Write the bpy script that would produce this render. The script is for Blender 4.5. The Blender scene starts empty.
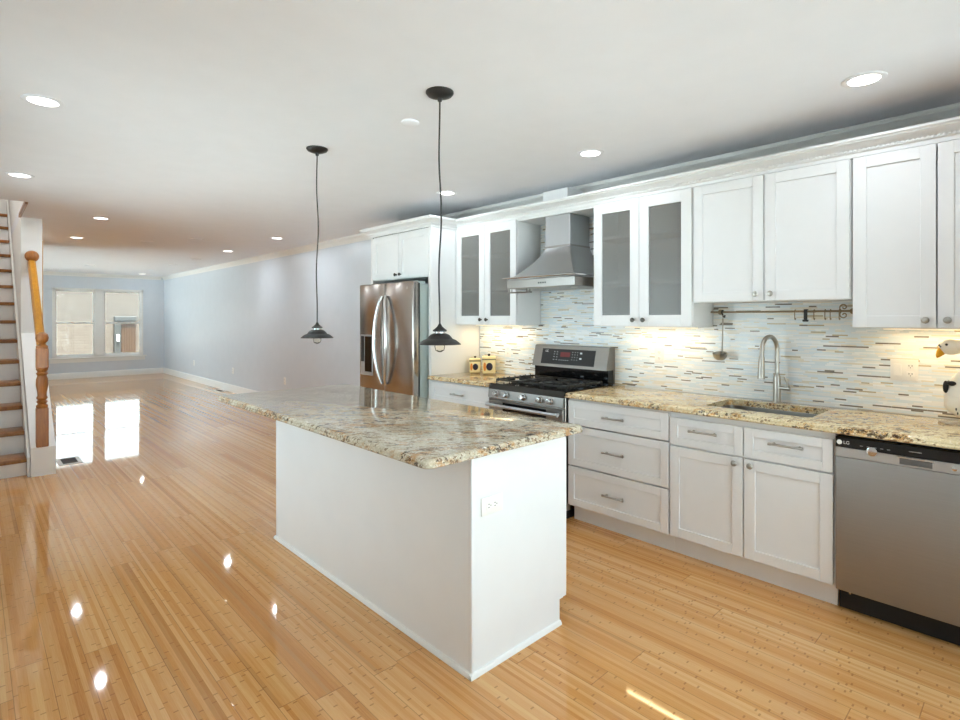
import bpy, bmesh, math, random
from mathutils import Vector, Matrix
C = bpy.context.scene
COL = C.collection
R = math.radians
random.seed(7)

# ------------------------------------------------------------------ camera
H = 1.44
cd = bpy.data.cameras.new('camera'); cam = bpy.data.objects.new('camera', cd); COL.objects.link(cam)
cam.location = (0, 0, H); cam.rotation_euler = (R(90), 0, -math.atan2(510, 538))
cd.sensor_width = 36; cd.lens = 538 / 960 * 36; cd.shift_y = -41.5 / 960; cd.clip_start = .02; cd.clip_end = 200
C.camera = cam

# ------------------------------------------------------------------ world / exposure / lamps
SKY_SOUTH, SKY_NORTH = 4.5, 7.0      # sunny side behind the camera, shaded street side beyond the far windows
w = bpy.data.worlds.new('sky'); C.world = w; w.use_nodes = True
wb = w.node_tree.nodes['Background']; wt = w.node_tree; wg = wt.nodes.new('ShaderNodeTexCoord'); ws = wt.nodes.new('ShaderNodeSeparateXYZ'); wm = wt.nodes.new('ShaderNodeMapRange')
wt.links.new(wg.outputs['Generated'], ws.inputs[0]); wt.links.new(ws.outputs[1], wm.inputs[0])
for i_, v_ in enumerate((-.35, .35, SKY_SOUTH, SKY_NORTH)): wm.inputs[i_ + 1].default_value = v_
wt.links.new(wm.outputs[0], wb.inputs[1]); wb.inputs[0].default_value = (.74, .88, 1, 1)
C.view_settings.view_transform = 'Standard'; C.view_settings.look = 'None'
C.view_settings.gamma = 1; C.view_settings.exposure = 0.17; C.view_settings.use_curve_mapping = False
cy = C.cycles
cy.use_denoising = True; cy.max_bounces = 10; cy.diffuse_bounces = 6; cy.glossy_bounces = 5
cy.transparent_max_bounces = 12; cy.transmission_bounces = 6; cy.sample_clamp_indirect = 6; cy.caustics_reflective = False

def area(name, loc, rot, sx, sy, power, col=(1, 1, 1), portal=False, spread=None):
    l = bpy.data.lights.new(name, 'AREA'); l.shape = 'RECTANGLE'; l.size = sx; l.size_y = sy; l.energy = power; l.color = col
    if spread: l.spread = spread
    o = bpy.data.objects.new(name, l); COL.objects.link(o); o.location = loc; o.rotation_euler = rot
    if portal: l.cycles.is_portal = True
    return o
# sky portals in the patio opening behind the camera and in the far windows
area('daylight_patio', (1.6, -1.44, 1.2), (R(90), 0, R(0)), 3.9, 2.3, 1, portal=True).rotation_euler = (R(90), 0, R(180))
area('daylight_window', (2.3, 16.16, 1.33), (R(90), 0, 0), 1.9, 1.7, 1, portal=True).rotation_euler = (R(90), 0, 0)

for y_, l_ in ((4.35, 3.5), (13.07, 5.0)): area('daylight_side', (-.74, y_, 1.4), (R(90), 0, R(-90)), l_, 1.9, 1, portal=True)  # portals for the added left-wall windows
sl = bpy.data.lights.new('sun', 'SUN'); sl.energy = 40; sl.color = (.865, .95, 1); sl.angle = R(.6); so = bpy.data.objects.new('sun', sl); COL.objects.link(so)
so.rotation_euler = (R(18), 0, 0)     # high sun on the patio behind the camera
# room sizes
XR, XL, YF, YB, ZC = 3.73, -0.62, 16.1, -1.4, 2.54

# ------------------------------------------------------------------ materials
def lin(h):
    h = h.lstrip('#'); v = [int(h[i:i + 2], 16) / 255 for i in (0, 2, 4)]
    return tuple(x / 12.92 if x <= .04045 else ((x + .055) / 1.055) ** 2.4 for x in v) + (1,)
class NT:
    def __init__(s, name):
        s.m = bpy.data.materials.new(name); s.m.use_nodes = True; s.t = s.m.node_tree; s.n = s.t.nodes
        s.b = s.n['Principled BSDF']; s.out = s.n['Material Output']
    def new(s, typ, **kw):
        n = s.n.new(typ)
        for k, v in kw.items(): setattr(n, k, v)
        return n
    def link(s, a, b): s.t.links.new(a, b)
    def setv(s, sock, v):
        if hasattr(v, 'is_output'): s.link(v, sock)
        else: sock.default_value = v
    def math(s, op, a, b=None, c=None):
        n = s.new('ShaderNodeMath', operation=op); s.setv(n.inputs[0], a)
        if b is not None: s.setv(n.inputs[1], b)
        if c is not None: s.setv(n.inputs[2], c)
        return n.outputs[0]
    def xyz(s):
        tc = s.new('ShaderNodeTexCoord'); sp = s.new('ShaderNodeSeparateXYZ'); g = s.new('ShaderNodeNewGeometry')
        s.link(g.outputs['Position'], sp.inputs[0]); return sp.outputs[0], sp.outputs[1], sp.outputs[2], g.outputs['Position']
    def comb(s, x=0., y=0., z=0.):
        n = s.new('ShaderNodeCombineXYZ')
        for i, v in enumerate((x, y, z)): s.setv(n.inputs[i], v)
        return n.outputs[0]
    def white(s, vec):
        n = s.new('ShaderNodeTexWhiteNoise', noise_dimensions='3D'); s.link(vec, n.inputs['Vector']); return n.outputs['Value']
    def noise(s, vec, scale, detail=3, rough=.55, dist=0):
        n = s.new('ShaderNodeTexNoise'); s.link(vec, n.inputs['Vector']); n.inputs['Scale'].default_value = scale
        n.inputs['Detail'].default_value = detail; n.inputs['Roughness'].default_value = rough; n.inputs['Distortion'].default_value = dist
        return n.outputs['Fac']
    def ramp(s, fac, stops, interp='LINEAR'):
        n = s.new('ShaderNodeValToRGB'); n.color_ramp.interpolation = interp; e = n.color_ramp.elements
        while len(e) < len(stops): e.new(.5)
        for i, (p, c) in enumerate(stops): e[i].position = p; e[i].color = c if not isinstance(c, str) else lin(c)
        s.link(fac, n.inputs[0]); return n.outputs[0]
    def mix(s, fac, a, b, blend='MIX'):
        n = s.new('ShaderNodeMix', data_type='RGBA', blend_type=blend); s.setv(n.inputs[0], fac); s.setv(n.inputs[6], a); s.setv(n.inputs[7], b)
        return n.outputs[2]
    def scale(s, vec, v):
        n = s.new('ShaderNodeVectorMath', operation='MULTIPLY'); s.link(vec, n.inputs[0]); n.inputs[1].default_value = v; return n.outputs[0]
    def bump(s, h, strength=.2, dist=.01):
        n = s.new('ShaderNodeBump'); n.inputs['Strength'].default_value = strength; n.inputs['Distance'].default_value = dist
        s.link(h, n.inputs['Height']); s.link(n.outputs[0], s.b.inputs['Normal'])
    def set(s, **kw):
        for k, v in kw.items(): s.setv(s.b.inputs[k.replace('_', ' ')], v)
        return s.m
def plain(name, hexc, rough=.5, metal=0, wob=0.03, **kw):
    t = NT(name); c = lin(hexc)
    if wob:
        _, _, _, p = t.xyz(); f = t.noise(p, 6)
        col = t.ramp(f, [(.3, tuple(x * (1 - wob) for x in c[:3]) + (1,)), (.7, tuple(min(1, x * (1 + wob)) for x in c[:3]) + (1,))])
    else: col = c
    t.set(Base_Color=col, Roughness=rough, Metallic=metal, **kw); return t.m
M = {}
M['white_paint'] = plain('white_lacquer', '#e5e5e5', .38, wob=.012)
M['trim_paint'] = plain('trim_white', '#eae9e6', .45, wob=.012)
M['riser_paint'] = plain('riser_white', '#e6e5e2', .35, wob=.03)
M['ceiling'] = plain('ceiling_paint', '#ebecf1', .85, wob=.012)
M['blue_wall'] = plain('pale_blue_paint', '#d0d6dd', .34, wob=.015)
M['black'] = plain('matte_black', '#141414', .45)
M['black_gloss'] = plain('black_glass', '#0a0a0b', .08, wob=0)
M['panel_black'] = plain('panel_black', '#0c0c0d', .3, wob=0)
M['gap_shade_top'] = plain('gap_shade_board', '#4d463f', .9, wob=.1)  # dark board colour, deepens the shade in the gap above the cabinets
M['kick_black'] = plain('kick_black', '#090909', .6)
M['pocket'] = plain('pocket_metal', '#6f7072', .3, .6)
M['vent_grey'] = plain('vent_grey', '#37332f', .6)
M['iron'] = plain('cast_iron', '#1c1b1a', .55)
M['chrome'] = plain('polished_metal', '#d6d6d6', .15, 1, .01)
M['nickel'] = plain('brushed_nickel', '#b3afa8', .28, 1, .03)
M['dark_knob'] = plain('pewter', '#4f4b47', .35, .9, .03)
M['bronze'] = plain('antique_bronze', '#94836a', .35, .8)
M['fridge_side'] = plain('fridge_side_grey', '#98a39f', .45)
M['outlet'] = plain('outlet_plastic', '#efece6', .4, wob=0)
M['outlet_dark'] = plain('outlet_slot', '#3a3632', .6, wob=0)
M['grille'] = plain('register_brown', '#2a2018', .5)
M['register_white'] = plain('register_white', '#d8d5cf', .4)
M['canister'] = plain('canister_glaze', '#ecd9a4', .25, wob=.08)
M['canister_rim'] = plain('canister_dark_rim', '#5a4a30', .4)
M['plum'] = plain('painted_fruit', '#20182c', .3)
M['orange'] = plain('painted_orange', '#d9822a', .4)
M['goose_white'] = plain('goose_glaze', '#eee6d6', .3, wob=.05)
M['goose_beak'] = plain('goose_beak', '#e0a020', .35)
M['red_led'] = NT('red_display').set(Base_Color=lin('#401010'), Emission_Color=lin('#d03038'), Emission_Strength=.12)
M['white_mark'] = plain('printed_mark', '#d8d8d8', .5, wob=0)
M['concrete'] = plain('street_concrete', '#77736c', .9, wob=.1)
M['paving'] = plain('pale_bounce_paving', '#e8e6e2', .9, wob=.05)
M['lamp'] = NT('lamp_diffuser').set(Base_Color=(1, 1, 1, 1), Emission_Color=(1, .98, .94, 1), Emission_Strength=6.0)
M['warm_strip'] = NT('warm_strip').set(Base_Color=(1, .9, .7, 1), Emission_Color=(1, .72, .38, 1), Emission_Strength=2.0)

def steel(name, hexc, rough=.3, axis=2, amt=.09):
    t = NT(name); x, y, z, p = t.xyz()
    s = [2, 2, 2]; 
    for i in range(3): s[i] = 2.5 if i == axis else 260
    f = t.noise(t.scale(p, tuple(s)), 1, 2); g = t.noise(p, 2.2, 3)
    c = lin(hexc)
    col = t.mix(t.math('MULTIPLY', f, .35), c, tuple(v * .72 for v in c[:3]) + (1,))
    r = t.math('ADD', rough - amt / 2, t.math('MULTIPLY', g, amt))
    t.set(Base_Color=col, Roughness=r, Metallic=1.0); t.bump(f, .03, .002); return t.m
M['steel'] = steel('brushed_steel', '#98948f', .3, 1)
M['steel_v'] = steel('brushed_steel_tall', '#b3aca5', .2, 2)
M['steel_dw'] = steel('brushed_steel_door', '#a09c99', .5, 1)
M['steel_hood'] = steel('hood_steel', '#b4b4b5', .31, 2)
M['silver'] = plain('silver_plastic', '#b9bbbd', .32, .7)

# bamboo floor, planks run along Y
t = NT('bamboo_planks'); x, y, z, p = t.xyz()
W = .118; LEN = 1.83
px_ = t.math('DIVIDE', x, W); pi = t.math('FLOOR', px_); pf = t.math('FRACT', px_)
off = t.math('MULTIPLY', t.white(t.comb(pi, 3.3, 0)), LEN)
py_ = t.math('DIVIDE', t.math('ADD', y, off), LEN); qi = t.math('FLOOR', py_); qf = t.math('FRACT', py_)
cell = t.comb(pi, qi, 7.1); r1 = t.white(cell)
sx = t.math('FLOOR', t.math('DIVIDE', x, W / 7.0))
strip = t.comb(sx, qi, 1.7); r2 = t.white(strip)
grain = t.noise(t.comb(t.math('MULTIPLY', x, 190), t.math('MULTIPLY', y, 2.2), r2), 1, 3)
fib = t.noise(t.comb(t.math('MULTIPLY', x, 420), t.math('MULTIPLY', y, 9), r2), 1, 4, .7)
tone = t.math('ADD', t.math('ADD', t.math('MULTIPLY', r1, .17), t.math('MULTIPLY', r2, .3)), t.math('ADD', t.math('MULTIPLY', fib, .4), t.math('MULTIPLY', grain, .2)))
col = t.ramp(tone, [(.26, '#ac7038'), (.44, '#c1884d'), (.6, '#cd9a61'), (.82, '#d9ae78')])
# dark bamboo knuckles: short dashes across each strip, on some planks
ky = t.math('ADD', t.math('DIVIDE', y, .16), t.math('MULTIPLY', r2, 9.0))
kf = t.math('ABSOLUTE', t.math('SUBTRACT', t.math('FRACT', ky), .5))
kn = t.math('LESS_THAN', kf, .021)
kn = t.math('MULTIPLY', kn, t.math('LESS_THAN', t.white(t.comb(sx, t.math('FLOOR', ky), 5.0)), .6))
kn = t.math('MULTIPLY', kn, t.math('GREATER_THAN', t.white(t.comb(pi, qi, 2.2)), .2))
col = t.mix(t.math('MULTIPLY', kn, .6), col, lin('#86562c'))
dk = t.math('LESS_THAN', t.white(t.comb(sx, qi, 9.9)), .025)
col = t.mix(t.math('MULTIPLY', dk, .45), col, lin('#95602f'))
e1 = t.math('LESS_THAN', pf, .02); e2 = t.math('LESS_THAN', qf, .0018)
edge = t.math('MAXIMUM', e1, e2)
col = t.mix(t.math('MULTIPLY', edge, .6), col, lin('#6b4524'))
sm = t.noise(p, 5, 4); rough = t.math('ADD', .028, t.math('MULTIPLY', sm, .035))
t.set(Base_Color=col, Roughness=rough, IOR=1.5)
# each plank a touch out of level
tilt = t.math('MULTIPLY', t.math('MULTIPLY', t.math('SUBTRACT', r1, .5), pf), .06)
hgt = t.math('ADD', t.math('SUBTRACT', 0., t.math('MULTIPLY', edge, .12)), tilt)
t.bump(hgt, .3, .004)
M['floor'] = t.m

# granite
def granite(name, base, cream, gold, brown, seed, aniso=.6):
    t = NT(name); x, y, z, p = t.xyz()
    q = t.comb(t.math('MULTIPLY', t.math('SUBTRACT', x, y), .7 * aniso), t.math('MULTIPLY', t.math('ADD', x, y), .7), z); mp = t.new('ShaderNodeVectorMath', operation='ADD'); t.link(q, mp.inputs[0]); mp.inputs[1].default_value = (seed, seed * 2, 0); q = mp.outputs[0]
    big = t.noise(q, 5, 5, .6, 1.2); mid = t.noise(q, 30, 5, .68, .8); fine = t.noise(p, 130, 3, .6)
    col = t.ramp(mid, [(.3, cream), (.5, base), (.72, cream)])
    g = t.ramp(big, [(.44, (0, 0, 0, 1)), (.53, (1, 1, 1, 1))])
    gm = t.math('MULTIPLY', t.ramp(mid, [(.46, (0, 0, 0, 1)), (.56, (1, 1, 1, 1))]), g)
    col = t.mix(t.math('MULTIPLY', gm, .8), col, lin(gold))
    v = t.new('ShaderNodeTexVoronoi'); t.link(q, v.inputs['Vector']); v.inputs['Scale'].default_value = 62
    spk = t.math('MULTIPLY', t.math('LESS_THAN', v.outputs['Distance'], .42), t.math('GREATER_THAN', t.noise(q, 13, 4, .7), .505))
    col = t.mix(t.math('MULTIPLY', spk, .75), col, lin(brown))
    dk = t.math('MULTIPLY', t.math('GREATER_THAN', t.noise(q, 36, 4, .7), .575), t.math('GREATER_THAN', big, .47))
    col = t.mix(t.math('MULTIPLY', dk, .85), col, lin('#2e2019'))
    col = t.mix(t.math('MULTIPLY', t.math('GREATER_THAN', fine, .6), .45), col, lin('#8d8476'))
    col = t.mix(t.math('MULTIPLY', t.math('LESS_THAN', fine, .4), .5), col, lin('#efe9dc'))
    t.set(Base_Color=col, Roughness=.06, IOR=1.5, Specular_IOR_Level=.22); return t.m
M['granite_isl'] = granite('island_granite', '#bbb09a', '#d3cab6', '#a87232', '#62401f', 2.3, .45)
M['granite'] = granite('counter_granite', '#d6c49c', '#e4d6b2', '#bd8840', '#6a4120', 9.1)

# mosaic backsplash: thin glass and stone sticks
t = NT('stick_mosaic'); x, y, z, p = t.xyz()
RH = .0082
rz = t.math('DIVIDE', z, RH); ri = t.math('FLOOR', rz); rf = t.math('FRACT', rz)
rr = t.white(t.comb(ri, 1.1, 0)); L = t.math('ADD', .09, t.math('MULTIPLY', t.white(t.comb(ri, 8.2, 0)), .16))
u = t.math('DIVIDE', t.math('ADD', y, t.math('MULTIPLY', rr, 3.0)), L); ui = t.math('FLOOR', u); uf = t.math('FRACT', u)
cut = t.math('ADD', .25, t.math('MULTIPLY', t.white(t.comb(ui, ri, 4.4)), .5))
half = t.math('GREATER_THAN', uf, cut)
cid = t.comb(t.math('ADD', t.math('MULTIPLY', ui, 2), half), ri, 6.0); rv = t.white(cid)
col = t.ramp(rv, [(0, '#7a746d'), (.055, '#beb196'), (.085, '#e4dfd0'), (.17, '#eceeed'), (.42, '#e0eaef'), (.65, '#eff2f3'), (.82, '#d9e4ea'), (.95, '#ece8de')], 'CONSTANT')
gl = t.math('LESS_THAN', rf, .09)
gv = t.math('LESS_THAN', t.math('ABSOLUTE', t.math('SUBTRACT', uf, cut)), .006); gv2 = t.math('LESS_THAN', uf, .008)
gr = t.math('MAXIMUM', gl, t.math('MAXIMUM', gv, gv2))
col = t.mix(t.math('MULTIPLY', gr, .5), col, lin('#dedbd3'))
t.set(Base_Color=col, Roughness=t.math('ADD', .12, t.math('MULTIPLY', rv, .25)))
t.bump(t.math('SUBTRACT', 1., gr), .25, .002)
M['mosaic'] = t.m

# oak
def oak(name, a, b):
    t = NT(name); x, y, z, p = t.xyz()
    f = t.noise(t.scale(p, (30, 14, 4)), 1.5, 4, .6, 1.0)
    t.set(Base_Color=t.ramp(f, [(.3, a), (.7, b)]), Roughness=.3); t.bump(f, .05, .002); return t.m
M['oak'] = oak('honey_oak', '#8a5222', '#ab6b2e')
M['oak_gold'] = oak('varnished_oak', '#b5761c', '#cc902c')
M['tread'] = oak('stair_oak', '#7e4e25', '#9a6733')

M['pine'] = oak('honey_pine', '#a8763c', '#c59355')
# brick
def brick(name, a, b, mortar, sx, sz, ax='Y'):
    t = NT(name); x, y, z, p = t.xyz()
    n = t.new('ShaderNodeTexBrick'); t.link(t.comb(y if ax == 'Y' else x, z, 0), n.inputs['Vector'])
    n.inputs['Color1'].default_value = lin(a); n.inputs['Color2'].default_value = lin(b); n.inputs['Mortar'].default_value = lin(mortar)
    n.inputs['Scale'].default_value = 1; n.inputs['Brick Width'].default_value = sx; n.inputs['Row Height'].default_value = sz; n.inputs['Mortar Size'].default_value = sz * .08
    f = t.noise(p, 7, 4); col = t.mix(t.math('MULTIPLY', f, .5), n.outputs[0], lin(b))
    t.set(Base_Color=col, Roughness=.85); t.bump(n.outputs[1], .4, -.01); return t.m
M['brick'] = brick('interior_brick', '#8a5a42', '#9c6d52', '#a39384', .21, .075)
M['formstone'] = brick('form_stone', '#5a4b41', '#67594d', '#4c4037', .5, .15, 'X')
M['fence_wood'] = oak('weathered_fence', '#3b2615', '#4e331d')

# glass
def glass(name, tint, haze, hazecol='#d8dad8', rough=.0, ior=1.45):
    t = NT(name); tr = t.new('ShaderNodeBsdfTransparent'); tr.inputs[0].default_value = lin(tint)
    gl_ = t.new('ShaderNodeBsdfGlossy'); gl_.inputs['Roughness'].default_value = rough
    fr = t.new('ShaderNodeFresnel'); fr.inputs[0].default_value = ior
    m1 = t.new('ShaderNodeMixShader'); t.link(fr.outputs[0], m1.inputs[0]); t.link(tr.outputs[0], m1.inputs[1]); t.link(gl_.outputs[0], m1.inputs[2])
    o = m1.outputs[0]
    if haze:
        d = t.new('ShaderNodeBsdfTranslucent' if haze[0] == 'T' else 'ShaderNodeBsdfDiffuse'); d.inputs[0].default_value = lin(hazecol)
        m2 = t.new('ShaderNodeMixShader'); m2.inputs[0].default_value = haze[1]; t.link(o, m2.inputs[1]); t.link(d.outputs[0], m2.inputs[2]); o = m2.outputs[0]
    t.link(o, t.out.inputs[0]); return t.m
M['pane'] = glass('window_glass', '#f2f6f4', None)
M['pane_haze'] = glass('screened_glass', '#e6eae8', ('T', .04))
M['bulb'] = glass('bulb_glass', '#fdfaf2', None, ior=1.15)
t = NT('frosted_glass'); x, y, z, p = t.xyz()
f = t.noise(p, 9, 5, .7)
t.set(Base_Color=t.ramp(f, [(.3, '#84827d'), (.7, '#94928d')]), Roughness=.22)
tr = t.new('ShaderNodeBsdfTransparent'); tr.inputs[0].default_value = (.95, .95, .95, 1)
mx = t.new('ShaderNodeMixShader'); mx.inputs[0].default_value = .55; t.link(t.b.outputs[0], mx.inputs[1]); t.link(tr.outputs[0], mx.inputs[2]); t.link(mx.outputs[0], t.out.inputs[0])
M['frosted'] = t.m

# ------------------------------------------------------------------ mesh helpers
class B:
    def __init__(s): s.bm = bmesh.new()
    def box(s, a, b, bev=0, seg=1):
        x0, x1 = sorted((a[0], b[0])); y0, y1 = sorted((a[1], b[1])); z0, z1 = sorted((a[2], b[2]))
        v = [s.bm.verts.new(c) for c in ((x0, y0, z0), (x1, y0, z0), (x1, y1, z0), (x0, y1, z0), (x0, y0, z1), (x1, y0, z1), (x1, y1, z1), (x0, y1, z1))]
        f = [s.bm.faces.new([v[i] for i in q]) for q in ((0, 3, 2, 1), (4, 5, 6, 7), (0, 1, 5, 4), (1, 2, 6, 5), (2, 3, 7, 6), (3, 0, 4, 7))]
        if bev:
            ed = set(); [ed.update(k.edges) for k in f]
            bmesh.ops.bevel(s.bm, geom=list(ed), offset=bev, segments=seg, profile=.5, affect='EDGES')
        return s
    def prism(s, poly, axis, a, b):
        """extrude a 2D polygon along axis ('X','Y','Z') from a to b; poly coords are the two other axes in order"""
        def P(u, v, w): return {'X': (w, u, v), 'Y': (u, w, v), 'Z': (u, v, w)}[axis]
        lo = [s.bm.verts.new(P(u, v, a)) for u, v in poly]; hi = [s.bm.verts.new(P(u, v, b)) for u, v in poly]
        n = len(poly)
        s.bm.faces.new(lo); s.bm.faces.new(hi[::-1])
        for i in range(n): s.bm.faces.new((lo[i], hi[i], hi[(i + 1) % n], lo[(i + 1) % n]))
        bmesh.ops.recalc_face_normals(s.bm, faces=s.bm.faces[:]); return s
    def loft(s, rings, cap=True):
        vs = [[s.bm.verts.new(c) for c in r] for r in rings]; n = len(rings[0])
        for a, b in zip(vs, vs[1:]):
            for i in range(n): s.bm.faces.new((a[i], a[(i + 1) % n], b[(i + 1) % n], b[i]))
        if cap: s.bm.faces.new(vs[0][::-1]); s.bm.faces.new(vs[-1])
        bmesh.ops.recalc_face_normals(s.bm, faces=s.bm.faces[:]); return s
    def lathe(s, prof, o, axis=(0, 0, 1), n=24, cap=True):
        ax = Vector(axis).normalized(); q = Vector((0, 0, 1)).rotation_difference(ax)
        rings = []
        for r, h in prof:
            rings.append([tuple(Vector(o) + q @ Vector((max(r, 1e-4) * math.cos(2 * math.pi * k / n), max(r, 1e-4) * math.sin(2 * math.pi * k / n), h))) for k in range(n)])
        return s.loft(rings, cap)
    def cyl(s, a, b, r, n=12, r2=None):
        a, b = Vector(a), Vector(b); d = b - a
        return s.lathe([(r, 0), (r if r2 is None else r2, d.length)], a, d, n)
    def tube(s, pts, r, n=10):
        pts = [Vector(p) for p in pts]; rings = []; up = None
        for i, p in enumerate(pts):
            d = (pts[min(i + 1, len(pts) - 1)] - pts[max(i - 1, 0)]).normalized()
            if up is None: up = d.orthogonal().normalized()
            up = (up - d * up.dot(d)).normalized(); sd = d.cross(up)
            rad = r[i] if isinstance(r, (list, tuple)) else r
            rings.append([tuple(p + (up * math.cos(2 * math.pi * k / n) + sd * math.sin(2 * math.pi * k / n)) * rad) for k in range(n)])
        return s.loft(rings)
    def ball(s, o, r, sc=(1, 1, 1), n=16):
        m = Matrix.Translation(o) @ Matrix.Diagonal((r * sc[0], r * sc[1], r * sc[2], 1))
        bmesh.ops.create_uvsphere(s.bm, u_segments=n, v_segments=n // 2 + 2, radius=1, matrix=m); return s
def lift(name, bm, mat, parent=None, smooth=True, ang=35, **props):
    if isinstance(bm, B): bm = bm.bm
    o_ = Vector((0, 0, 0)); q = parent
    while q is not None: o_ += Vector(q.location); q = q.parent
    if o_.length: bmesh.ops.translate(bm, verts=bm.verts[:], vec=-o_)
    me = bpy.data.meshes.new(name); bm.to_mesh(me); bm.free()
    if smooth:
        for f in me.polygons: f.use_smooth = True
        me.set_sharp_from_angle(angle=R(ang))
    me.materials.append(M[mat] if isinstance(mat, str) else mat)
    o = bpy.data.objects.new(name, me); COL.objects.link(o)
    if parent is not None: o.parent = parent
    for k, v in props.items(): o[k] = v
    return o
def tag(o, label, cat, group=None, kind=None):
    o['label'] = label; o['category'] = cat
    if group: o['group'] = group
    if kind: o['kind'] = kind
    return o
def thing(name, label, cat, loc=(0, 0, 0), group=None):
    o = bpy.data.objects.new(name, None); COL.objects.link(o); o.location = loc; o.empty_display_size = .1
    return tag(o, label, cat, group)
def struct(name, bm, mat, parent=None, **k):
    o = lift(name, bm, mat, parent, **k)
    if parent is None: o['kind'] = 'structure'
    return o
def text(name, s, size, loc, rot, mat, parent, ext=.0004):
    c = bpy.data.curves.new(name, 'FONT'); c.body = s; c.size = size; c.extrude = ext; c.align_x = 'CENTER'; c.align_y = 'CENTER'
    tmp = bpy.data.objects.new('t', c); dg = bpy.context.evaluated_depsgraph_get(); COL.objects.link(tmp); dg.update()
    me = bpy.data.meshes.new_from_object(tmp.evaluated_get(dg)); bpy.data.objects.remove(tmp)
    me.materials.clear(); me.materials.append(M[mat])
    o = bpy.data.objects.new(name, me); COL.objects.link(o); o.parent = parent
    o.location = Vector(loc) - Vector(parent.location); o.rotation_euler = rot
    return o
FACE_L = (R(90), 0, R(-90))      # text that faces -X
def dup(root, loc, label, group=None):
    r = root.copy(); COL.objects.link(r); r.location = loc; r['label'] = label
    for ch in list(root.children):
        c = ch.copy(); COL.objects.link(c); c.parent = r
        for g in list(ch.children):
            d = g.copy(); COL.objects.link(d); d.parent = c
    return r

# ------------------------------------------------------------------ the setting
struct('floor', B().box((XL - .1, YB - .1, -.1), (XR + .1, YF + .15, 0)), 'floor')
SX0, SX1, SY0, SY1 = XL, .40, 6.63, 10.3        # stair opening in the ceiling
c = B()
c.box((XL - .1, YB - .1, ZC), (XR + .1, SY0, ZC + .12)); c.box((SX1, SY0, ZC), (XR + .1, SY1, ZC + .12)); c.box((XL - .1, SY1, ZC), (XR + .1, YF + .15, ZC + .12))
struct('ceiling', c, 'ceiling')
struct('wall_right', B().box((XR, YB, 0), (XR + .1, YF, ZC)), 'blue_wall')
ADDED_WINDOWS = ((2.6, 6.1, .6, 2.2), (10.55, 15.6, .4, 2.3))      # unseen windows added in the left wall to let in more daylight
wl = B(); yp = YB
for LY0, LY1, LZ0, LZ1 in ADDED_WINDOWS:
    wl.box((XL - .1, yp, 0), (XL, LY0, ZC)).box((XL - .1, LY0, 0), (XL, LY1, LZ0)).box((XL - .1, LY0, LZ1), (XL, LY1, ZC)); yp = LY1
wl.box((XL - .1, yp, 0), (XL, YF, ZC)); struct('wall_left', wl, 'trim_paint')
for n_, (LY0, LY1, LZ0, LZ1) in enumerate(ADDED_WINDOWS):
    fr = B(); k_ = 3 if n_ == 0 else 5
    for i in range(k_):
        yy = LY0 + i * (LY1 - LY0 - .06) / (k_ - 1); fr.box((XL - .09, yy, LZ0), (XL + .012, yy + .06, LZ1))
    fr.box((XL - .09, LY0 + .06, LZ0), (XL + .012, LY1 - .06, LZ0 + .06)).box((XL - .09, LY0 + .06, LZ1 - .06), (XL + .012, LY1 - .06, LZ1))
    wn = struct('window_%d' % (n_ + 3), fr, 'trim_paint')  # unseen extra window, there for its daylight
    lift('pane', B().box((XL - .05, LY0 + .05, LZ0 + .05), (XL - .046, LY1 - .05, LZ1 - .05)), 'pane', wn)
struct('reflected_wood_panel', B().box((.58, 7.68, .0), (.59, 10.2, 2.3)), 'pine')  # unseen wood panel added so the steel reflects brown
# far wall with window opening
WX0, WX1, WZ0, WZ1 = 1.40, 3.25, .50, 2.17
f = B().box((XL, YF, 0), (WX0, YF + .15, ZC)).box((WX1, YF, 0), (XR, YF + .15, ZC)).box((WX0, YF, 0), (WX1, YF + .15, WZ0)).box((WX0, YF, WZ1), (WX1, YF + .15, ZC))
struct('wall_far', f, 'blue_wall')
PX0, PX1, PZ1 = -.4, 3.6, 2.35
f = B().box((XL, YB - .1, 0), (PX0, YB, ZC)).box((PX1, YB - .1, 0), (XR, YB, ZC)).box((PX0, YB - .1, PZ1), (PX1, YB, ZC))
struct('wall_back', f, 'ceiling')
# patio door behind the camera
d = struct('door_1', B().box((PX0, YB - .09, 0), (PX0 + .06, YB - .03, PZ1)).box((PX1 - .06, YB - .09, 0), (PX1, YB - .03, PZ1)).box((PX0, YB - .09, PZ1 - .06), (PX1, YB - .03, PZ1)).box((PX0, YB - .09, 0), (PX1, YB - .03, .05)).box((.93, YB - .09, 0), (.99, YB - .03, PZ1)).box((2.25, YB - .09, 0), (2.31, YB - .03, PZ1)), 'trim_paint')
lift('pane', B().box((PX0 + .05, YB - .062, .05), (PX1 - .05, YB - .058, PZ1 - .05)), 'pane', d)
struct('wall_light_block', B().box((3.02, -.2, 0), (XR, -.03, ZC)), 'trim_paint')  # unseen stub wall added to keep daylight off the gap above the cabinets
# stair enclosure and opening
struct('wall_stair', B().box((SX1, 7.65, 0), (.58, SY1 + .1, ZC)), 'trim_paint')
struct('wall_stairwell', B().box((XL - .1, SY0 - .1, ZC + .12), (SX1 + .1, SY0, 4.2)).box((SX1, SY0, ZC + .12), (SX1 + .1, SY1, 4.2)).box((XL - .1, SY0, ZC), (XL, SY1, 4.2)).box((XL - .1, SY1, ZC + .12), (SX1 + .1, SY1 + .1, 4.2)).box((XL - .1, SY0, 4.2), (SX1 + .1, SY1 + .1, 4.3)), 'trim_paint')
struct('trim_1', B().box((SX1 - .022, SY0 + .02, ZC - .015), (SX1 - .002, 7.6, ZC + .03)).box((XL, SY0, ZC + .01), (SX1 - .02, SY0 + .02, ZC + .1)), 'tread')
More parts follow.
